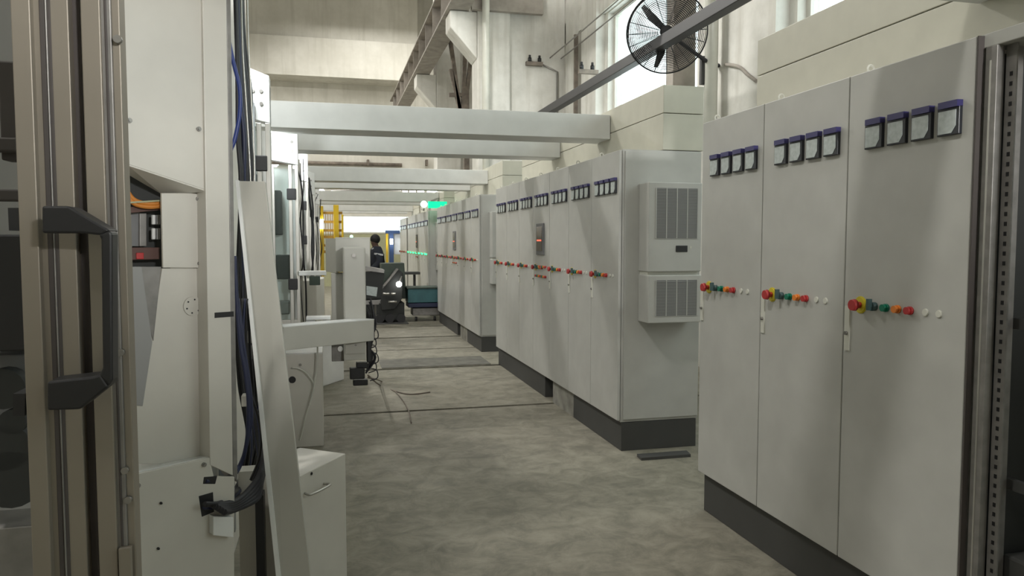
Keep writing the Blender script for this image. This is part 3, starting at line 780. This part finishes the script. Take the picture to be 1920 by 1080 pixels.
# machine base boxes
p = [atZ(556, 895, .66), atZ(648, 850, .66), atZ(563, 839, .66), atZ(520, 852, .66)]
t = thing('base_cabinet', (p[0].x, p[0].y, 0), 'pale base cabinet with glossy top and wire handle, partly behind leaning panel', 'cabinet')
m = MB(); m.prism([Vector((q.x, q.y, 0)) for q in p], (0, 0, .66)); m.build('body', 'machine', t, bevel=.004)
fdv = (p[1] - p[0]).normalized(); fnv = Vector((fdv.y, -fdv.x, 0))
if fnv.y > 0: fnv = -fnv
h0 = atP(572, 925, p[0] + fnv * .001, fnv); h1 = atP(607, 907, p[0] + fnv * .001, fnv)
m = MB(); m.tube(smooth_pts([h0, h0 + fnv * .03, h1 + fnv * .03, h1], 5), .005, 8); m.build('handle', 'alu', t)
s0 = atP(584, 888, p[0] + fnv * .001, fnv); m = MB(); m.tube([s0, s0 + fnv * .002], .006, 10); m.build('hole', 'black', t)
x1b = atZ(607, 836, 0); Yb = x1b.y; xlb = -.42
t = thing('base_cabinet', (xlb, Yb, 0), 'pale base cabinet with sloped white top, below the swing arm', 'cabinet')
m = MB(); m.box(xlb, x1b.x, Yb, Yb + .5, 0, .70); m.build('body', 'machine', t, bevel=.004)
m = MB(); m.prism([(xlb, Yb + .01, .701), (x1b.x, Yb + .01, .701), (x1b.x, Yb + .45, .72), (xlb, Yb + .3, .76)], (0, 0, .008)); m.build('top', 'machine_white', t)
q = atY(548, 712, Yb); m = MB(); m.tube([q, q + Vector((0, -.003, 0))], .026, 16); m.build('hole', 'black', t)
q = atY(563, 684, Yb); m = MB(); m.tube([q, q + Vector((0, -.01, 0))], .011, 12); m.build('bolt', 'steel', t)
# clear hose on it
cab([(548, 690), (560, 691), (575, 700), (588, 720), (586, 740), (575, 775), (566, 812), (562, 826)], Yb - .05, .006, 'pvc', 'hose', 'clear hose arching down the front of the base cabinet', 'hose')
cab([(552, 620), (560, 608), (590, 606), (595, 640), (594, 690), (588, 730), (580, 760)], Yb - .08, .006, 'pvc', 'hose', 'clear hose hanging from the swing arm over the base cabinet', 'hose')
# third base
x1c = atZ(645, 712, 0); Yc = x1c.y
p0 = atZ(600, 727, 0)
t = thing('pedestal', (p0.x, p0.y, 0), 'white slanted machine base standing on the floor under the console', 'pedestal')
m = MB(); m.prism([(p0.x - .2, p0.y, 0), (p0.x, p0.y, 0), (x1c.x, x1c.y, 0), (x1c.x, x1c.y + .6, 0), (p0.x - .2, x1c.y + .6, 0)], (0, 0, .58)); m.build('lower_body', 'machine_white', t, bevel=.01)
m = MB(); m.prism([(p0.x - .2, p0.y, .585), (p0.x - .02, p0.y + .05, .585), (x1c.x - .2, x1c.y + .1, .585), (x1c.x - .2, x1c.y + .5, .585), (p0.x - .2, x1c.y + .5, .585)], (0, 0, .55)); m.build('upper_body', 'machine', t, bevel=.01)

# ================================================================== OPERATOR CONSOLE on its swing arm
YC = 5.6
def cbox(name, x0, x1, y0, y1, Y, dep, mt, par, bevel=.006):
    a = atY(x0, y1, Y); b_ = atY(x1, y0, Y); m = MB(); m.box(a.x, b_.x, Y, Y + dep, a.z, b_.z); return m.build(name, mt, par, bevel=bevel)
cn = thing('operator_console', atY(660, 630, YC), 'pale console head and tall column carried on a horizontal swing arm', 'console')
hdz = cbox('head', 629, 694, 447, 510, YC + .25, .26, 'board', cn)
m = MB(); a = atY(611, 509, YC + .5); b_ = atY(629, 447, YC + .25); b2 = atY(629, 512, YC + .25)
m.prism([(a.x - .0, YC + .5, a.z), (b_.x, YC + .25, b2.z), (b_.x, YC + .25, b_.z), (a.x, YC + .5, b_.z)], (0.02, .02, 0)); m.build('head_side', 'board', cn)
cbox('column_front', 645, 685, 463, 606, YC, .22, 'board', cn, .012)
cbox('column_rear', 622, 646, 512, 606, YC + .27, .12, 'board', cn)
cbox('head_cap', 629, 694, 445, 447.6, YC + .25, .26, 'board', cn, .001)
q = atY(663, 479, YC); m = MB(); m.tube([q, q + Vector((0, -.012, 0))], .014, 14); m.build('key_lock', 'steel', cn)
# arm
aL = atY(520, 634, YC - .45); aR = atY(690, 618, YC + .02)
m = MB(); m.bar(aL, aR, .14, .155); m.build('swing_arm', 'board', cn, bevel=.004)
m = MB(); m.bar(aL + Vector((0, 0, .08)), aR + Vector((0, 0, .08)), .142, .006); m.build('arm_edge', 'machine_white', cn)
cbox('lower_box', 645, 686, 636, 676, YC + .02, .14, 'board', cn, .004)
cbox('lower_box_side', 622, 645, 640, 678, YC + .12, .1, 'zinc', cn, .004)
lb = cbox('cover_plate', 647, 684, 637, 664, YC + .005, .01, 'board', cn, .002)
q = atY(667, 647, YC); m = MB(); m.tube([q, q + Vector((0, -.004, 0))], .008, 10); m.build('screw', 'steel', lb)
q = atY(638, 654, YC + .11); m = MB(); m.tube([q, q + Vector((0, -.012, 0))], .02, 14); m.build('white_knob', 'sheet', cn)
# white H bracket beside it
hb = thing('mounting_bracket', atY(597, 605, YC - .1), 'white H-shaped steel bracket lying on the swing arm', 'bracket')
cbox('top_flange', 574, 620, 594, 600, YC - .1, .12, 'machine_white', hb, .002)
cbox('bottom_flange', 574, 620, 607, 611, YC - .12, .14, 'machine_white', hb, .002)
cbox('left_web', 574, 590, 600, 607, YC - .05, .07, 'machine_white', hb, .001)
cbox('right_web', 606, 620, 600, 607, YC - .05, .07, 'machine_white', hb, .001)
for o in hb.children: pass
# small white support arm far
sa = cbox('tool_arm', 560, 612, 508, 517, 6.9, .1, 'machine_white', tools[1], .004)
cbox('socket', 580, 600, 518, 535, 6.9, .08, 'dark_green', sa, .004)
# dangling gland
gl = cab([(648, 512), (652, 525), (652, 540)], YC + .28, .008, 'rubber', 'hanging_cable', 'short black cable with plug hanging below the console head')
m = MB(); q = atY(655, 545, YC + .28); m.sphere(q, .03); m.tube([q, q + Vector((.02, 0, -.035))], .018, 10); m.build('plug', 'black', gl)
# green indicator on console top
m = MB(); q = atY(659, 443.5, YC + .3); m.sphere(q, .012); tag(m.build('indicator_lamp', 'green_bulb'), 'tiny green lamp glowing on top of the console head', 'lamp')
# dark screen box behind the column
YM = 5.86
m = MB(); m.prism([atY(684, 505, YM), atY(721, 512, YM), atY(715, 560, YM), atY(684, 562, YM)], (0, .22, 0)); pm = m.build('monitor_box', 'dark', cn, bevel=.006); pm['label'] = 'black monitor box with white label'
m = MB(); m.prism([atY(684, 499, YM - .02), atY(721, 506, YM - .02), atY(720, 512, YM - .02), atY(684, 507, YM - .02)], (0, .25, 0)); m.build('lid', 'zinc', pm)
m = MB(); m.prism([atY(687, 536, YM - .01), atY(708, 539, YM - .01), atY(706, 556, YM - .01), atY(687, 553, YM - .01)], (0, .012, 0)); m.build('label_plate', 'meter_face', pm)
m = MB(); m.prism([atY(684, 563, YM), atY(714, 562, YM), atY(710, 571, YM), atY(684, 571, YM)], (0, .18, 0)); m.build('lower_tray', 'zinc', pm)
m = MB(); m.prism([atY(684, 572, YM + .03), atY(702, 572, YM + .03), atY(700, 600, YM + .03), atY(686, 604, YM + .03)], (0, .1, 0)); m.build('connector_block', 'dark', pm)
# connector cluster with cables at arm end
cl = thing('connector_cluster', atY(680, 700, YC + .1), 'black plug cluster dangling below the end of the swing arm', 'connectors')
for (x0, x1, y0, y1, dy) in ((656, 684, 690, 712, 0), (662, 690, 712, 724, .03), (668, 690, 680, 692, .05), (688, 696, 600, 680, .04)):
    cbox('plug', x0, x1, y0, y1, YC + dy, .08, 'black', cl, .008)
for k in range(7):
    pts = [(692 + random.uniform(-4, 6), 560 + 6 * k), (700 + random.uniform(-3, 8), 600 + 6 * k), (690 + random.uniform(-3, 5), 640 + 3 * k), (700 + random.uniform(-8, 6), 670), (686, 700)]
    cab(pts, YC + .06 + .01 * k, .006, 'rubber', 'cable', '', par=cl)
for k in range(6):
    p0x = 690 + random.uniform(-2, 3); y = 615 + 15 * k
    cab([(p0x, y), (p0x + 14, y + 4), (p0x + 16, y + 18), (p0x + 2, y + 24)], YC + .1, .004, 'rubber', 'cable', '', par=cl)
# tails lying on the floor
fz = lambda x, y, z=.008: atZ(x, y, z)
m = MB(); m.tube(smooth_pts([atY(690, 704, YC + .2), fz(712, 722), fz(740, 733), fz(770, 739), fz(806, 735)]), .007, 8)
tag(m.build('floor_cable', 'rust_steel'), 'thin brown cable end lying on the floor, pointing to the right', 'cable')
m = MB(); m.tube(smooth_pts([atY(690, 708, YC + .2), fz(715, 715), fz(745, 738), fz(764, 765), fz(771, 793)]), .006, 8)
tag(m.build('floor_cable', 'rust_steel'), 'thin brown cable end curving on the floor towards the camera', 'cable')

# ================================================================== FAR END
YG = 14.9
yg = thing('yellow_guard', atY(620, 500, YG), 'yellow guard stand with tall posts and orange cross bars, far left', 'guard')
for (x0, x1, yt) in ((598, 606, 386), (625, 635, 384), (640, 644, 402)):
    a = atY(x0, yt, YG); b_ = atY(x1, yt, YG); m = MB(); m.box(a.x, b_.x, YG, YG + .08, 0, a.z); m.build('post', 'yellow', yg, bevel=.01)
for yb in (399, 416, 432, 444, 460, 472):
    a = atY(606, yb, YG + .1); b_ = atY(642, yb, YG + .1); m = MB(); m.box(a.x, b_.x, YG + .09, YG + .13, a.z - .025, a.z + .025); m.build('cross_bar', 'amber', yg)
a = atY(606, 400, YG + .14); b_ = atY(642, 470, YG + .14); m = MB()
n = 9
for i in range(n):
    xx = a.x + (b_.x - a.x) * i / (n - 1); m.box(xx - .006, xx + .006, YG + .14, YG + .15, b_.z, a.z)
m.build('mesh_rods', 'amber', yg)
m = MB(); q = atY(603, 420, YG - .034); m.tube([q + Vector((0, 0, -.09)), q + Vector((0, 0, .09))], .035, 12); tag(m.build('warning_lamp', 'bulb'), 'bright white lamp on the yellow post', 'lamp')
YL = 17.9
m = MB(); q = atY(603, 361, YL); m.sphere(q, .085); lo = m.build('globe_lamp', 'bulb'); tag(lo, 'round bright globe lamp on a cross beam above the yellow guard', 'lamp')
m = MB(); m.tube([q + Vector((0, 0, -.08)), (q.x, q.y, 2.622)], .02, 6); m.build('stem', 'black', lo)
for k, (x0, x1) in enumerate(((755, 764), (768, 779), (783, 795), (801, 820))):
    a = atY(x0, 359, YL); b_ = atY(x1, 359, YL); m = MB(); m.tube([a, b_], .04, 10)
    o = tag(m.build('tube_light', 'bulb'), ('short bright tube light, leftmost of the far row', 'short bright tube light, second from left in the far row', 'bright tube light, second from right in the far row', 'longest bright tube light, rightmost of the far row')[k], 'lamp', 'tube lights in the far row')
    m = MB(); c_ = (a + b_) / 2; m.tube([c_ - Vector((0, 0, .03)), (c_.x, c_.y, 2.622)], .01, 6); m.build('stem', 'steel', o)
a = atY(620, 357, YL + .05); b_ = atY(752, 357, YL + .05); m = MB(); m.tube([a, b_], .02, 8); tp_ = tag(m.build('thin_pipe', 'steel'), 'thin horizontal pipe left of the far tube lights', 'pipe')
for q in (a.lerp(b_, .1), a.lerp(b_, .6)):
    m = MB(); m.tube([q, (q.x, q.y, 2.622)], .012, 6); m.build('stem', 'steel', tp_)
# green signal lights on the fourth row
q = atY(795, 383, 15.3); m = MB(); m.sphere(q, .07); t = m.build('signal_lamp', 'green_bulb'); tag(t, 'round green signal lamp glowing above the fourth row of cabinets', 'lamp')
m = MB(); m.tube([q + Vector((0, .02, -.05)), q + Vector((0, .02, -.12)), (q.x, q.y + .4, ZT + .03)], .012, 6); m.build('stalk', 'steel', t)
q = atY(803, 390, 15.2); q2 = atY(838, 378, 15.2)
m = MB(); m.box(q.x, q2.x, 15.2, 15.26, q.z, q2.z); t = m.build('led_sign', 'green_sign'); tag(t, 'glowing green display strip above the fourth row of cabinets', 'sign')
m = MB(); m.box(q.x + .2, q.x + .24, 15.27, 15.31, q2.z - .1, 2.42); m.box(q.x + .2, q.x + .24, 15.27, 16.3, 2.42, 2.45); m.build('sign_bracket', 'steel', t)

# person
def skinned(name, verts, edges, mt, parent, sub=2):
    me = bpy.data.meshes.new(name); me.from_pydata([v[0] for v in verts], edges, []); o = bpy.data.objects.new(name, me); COL.objects.link(o); o.parent = parent
    s_ = o.modifiers.new('s', 'SKIN'); 
    for i, v in enumerate(verts):
        me.skin_vertices[0].data[i].radius = v[1]
    me.skin_vertices[0].data[0].use_root = True
    sb = o.modifiers.new('d', 'SUBSURF'); sb.levels = sub; sb.render_levels = sub
    me.materials.append(MAT[mt]); 
    for f in me.polygons: f.use_smooth = True
    return o
YPn = 15.75
hp_ = atY(706, 500, YPn)
person = thing('person', (hp_.x, YPn, 0), 'person in dark work uniform with reflective shoulder stripe, standing behind the console, facing left', 'person')
def V(x, y, z): return (x, y, z)
def skin_layer():
    pass
body = [ (V(0, 0, .95), (.15, .12)), (V(0, 0, 1.15), (.14, .11)), (V(.02, 0, 1.32), (.17, .15)), (V(0, 0, 1.42), (.09, .09)), (V(-.02, 0, 1.46), (.06, .06)), (V(-.04, 0, 1.53), (.088, .085)), (V(-.035, 0, 1.60), (.078, .075)),
    (V(.02, .17, 1.38), (.06, .06)), (V(.05, .22, 1.12), (.045, .045)), (V(-.14, .2, .98), (.035, .035)), (V(-.24, .18, 1.0), (.03, .025)),
    (V(.02, -.17, 1.38), (.06, .06)), (V(.06, -.22, 1.12), (.045, .045)), (V(-.12, -.2, .95), (.035, .035)), (V(-.22, -.18, .96), (.03, .025)),
    (V(.01, .09, .86), (.09, .085)), (V(-.02, .1, .48), (.06, .06)), (V(.02, .1, .09), (.04, .04)), (V(-.12, .11, .04), (.035, .03)),
    (V(.01, -.09, .86), (.09, .085)), (V(0, -.1, .48), (.06, .06)), (V(.04, -.1, .09), (.04, .04)), (V(-.10, -.11, .04), (.035, .03)) ]
edges = [(0,1),(1,2),(2,3),(3,4),(4,5),(5,6),(2,7),(7,8),(8,9),(9,10),(2,11),(11,12),(12,13),(13,14),(0,15),(15,16),(16,17),(17,18),(0,19),(19,20),(20,21),(21,22)]
skinned('body', body, edges, 'skin', person)
def grow(idx, ed, d, mt, name):
    vs = [(body[i][0], (body[i][1][0] + d, body[i][1][1] + d)) for i in idx]
    mp2 = {k: j for j, k in enumerate(idx)}
    return skinned(name, vs, [(mp2[a], mp2[b_]) for a, b_ in ed], mt, person)
grow([1, 0, 2, 3, 7, 8, 9, 11, 12, 13], [(0,1),(1,2),(2,3),(2,7),(7,8),(8,9),(2,11),(11,12),(12,13)], .045, 'uniform', 'jacket')
grow([0, 15, 16, 17, 19, 20, 21], [(0,15),(15,16),(16,17),(0,19),(19,20),(20,21)], .022, 'uniform', 'trousers')
m = MB(); c0 = Vector((hp_.x, YPn, 0)); m.sphere(c0 + Vector((-.02, 0, 1.605)), .105, seg=14); m.build('hair', 'hair', person)
m = MB(); m.tube([c0 + Vector((-.125, 0, 1.57)), c0 + Vector((-.15, 0, 1.55)), c0 + Vector((-.12, 0, 1.53))], .013, 8)
m.build('nose', 'skin', person)
m = MB(); a = c0 + Vector((.02, -.2, 1.28)); m.bar(a + Vector((-.08, -.06, .03)), a + Vector((.10, -.06, .0)), .02, .035); m.bar(c0 + Vector((-.1, -.13, 1.40)), c0 + Vector((-.02, -.16, 1.44)), .02, .025); m.build('reflective_stripe', 'stripe', person)

# dark green chip conveyor / scrap skip
t = thing('chip_conveyor', atZ(735, 600, 0), 'dark green machine with raised inclined chute, beyond the console', 'conveyor')
Yk = 14.3
m = MB(); m.prism([atY(715, 494, Yk + .5), atY(758, 493, Yk + .5), atY(762, 560, Yk + .5), atY(715, 560, Yk + .5)], (0, .5, 0)); m.build('hopper', 'dark_green', t, bevel=.01)
m = MB(); m.prism([atY(712, 548, Yk), atY(746, 504, Yk), atY(756, 512, Yk), atY(754, 560, Yk), atY(740, 580, Yk), atY(716, 582, Yk)], (0, .45, 0)); m.build('chute', 'dark', t, bevel=.01)
m = MB(); m.bar(atY(720, 536, Yk - .01), atY(746, 504, Yk - .01), .03, .03); m.build('chute_edge', 'zinc', t)
m = MB(); a = atY(706, 584, Yk); b_ = atY(759, 584, Yk); m.box(a.x, b_.x, Yk + .05, Yk + .9, .06, .38); m.build('base_tray', 'dark', t, bevel=.01)
for x in (712, 731, 752):
    q = atY(x, 588, Yk); m = MB(); m.tube([(q.x, Yk + .04, .09), (q.x, Yk - .0, .09)], .085, 16); m.build('wheel', 'black', t)
for (x0, x1, y) in ((718, 730, 551), (733, 742, 551), (728, 744, 566)):
    a = atY(x0, y, Yk - .05); b_ = atY(x1, y, Yk - .05); m = MB(); m.tube([a, b_], .022, 8); m.build('coupling', 'alu', t)
q = atY(748, 533, Yk - .12); m = MB(); m.sphere(q, .055); t2 = m.build('work_lamp', 'bulb'); tag(t2, 'bright round work lamp on the dark green machine', 'lamp')
m = MB(); m.tube([q + Vector((0, .04, .02)), atY(753, 518, Yk - .02)], .012, 8); m.build('lamp_arm', 'alu', t2)
# teal bin on trolley
t = thing('parts_trolley', atZ(792, 598, 0), 'teal steel bin on a dark wheeled frame against the third row', 'trolley')
Yt = 14.45
def tb(name, x0, x1, y0, y1, mt, dy=0, dep=.5, bev=.01, par=None):
    a = atY(x0, y1, Yt + dy); b_ = atY(x1, y0, Yt + dy); m = MB(); m.box(a.x, b_.x, Yt + dy, Yt + dy + dep, max(a.z, .0), b_.z); return m.build(name, mt, par or t, bevel=bev)
tb('bin', 765, 826, 541, 568, 'teal'); tb('bin_rim', 763, 826, 538, 542, 'dark_green', -.02, .54); tb('base_frame', 766, 824, 568, 577, 'navy', -.01, .5)
tb('under_box', 774, 824, 577, 592, 'zinc', .05, .4)
for x in (780, 815):
    q = atY(x, 595, Yt + .1); m = MB(); m.tube([(q.x - .02, Yt + .1, .045), (q.x + .02, Yt + .1, .045)], .045, 12); m.build('wheel', 'black', t)
# small table stand
t = thing('bench_stand', atZ(778, 592, 0), 'small dark blue table top on a single post behind the teal bin', 'table')
Yt = 15.6
tb('table_top', 748, 788, 510, 515, 'plinth', 0, .35, .004, t); a = atY(775, 515, Yt + .15); m = MB(); m.box(a.x, a.x + .05, Yt + .15, Yt + .2, 0, a.z); m.build('post', 'plinth', t)
# blue door frame at the far end, lamp and paper
t = thing('blue_gate_frame', atY(738, 500, 24), 'blue steel portal frame standing before the far wall', 'frame')
Yt = 24.0
tb('lintel', 723, 750, 432, 438, 'blue_paint', 0, .2, .01, t); a = atY(730, 438, Yt); b_ = atY(738, 438, Yt); m = MB(); m.box(a.x, b_.x, Yt, Yt + .2, 0, a.z); m.build('jamb', 'blue_paint', t)
a = atY(724, 438, Yt); b_ = atY(727, 438, Yt); m = MB(); m.box(a.x, b_.x, Yt, Yt + .2, 0, a.z); m.build('jamb', 'yellow', t)
m = MB(); q = atY(734, 453, 23.8); m.tube([q + Vector((0, 0, -.09)), q + Vector((0, 0, .09))], .045, 12); tag(m.build('wall_lamp', 'bulb'), 'upright bright lamp on the blue portal frame', 'lamp')
a = atY(739, 477, 24.1); b_ = atY(751, 439, 24.1); m = MB(); m.box(a.x, b_.x, 24.1, 24.13, a.z, b_.z); tag(m.build('white_board', 'paper', bevel=.004), 'pale bluish notice board beside the blue portal frame', 'board')
# dark mats / trench covers lying on the floor of the aisle
m = MB(); q = atZ(700, 608, 0); q2 = atZ(766, 607, 0); m.box(q.x - .1, q2.x, q.y - .1, q.y + .5, 0, .012)
tag(m.build('floor_plate', 'plinth'), 'dark steel plate on the floor before the dark green machine', 'plate')

# trench cover plates across the aisle
for (ya, yb2, x0, x1, lab) in ((9.14, 9.8, .62, 1.98, 'long grey steel trench cover across the aisle between the second and third rows'),):
    m = MB(); m.box(x0, x1, ya, yb2, .0, .008); tag(m.build('trench_cover', 'trench', bevel=.002), lab, 'plate')
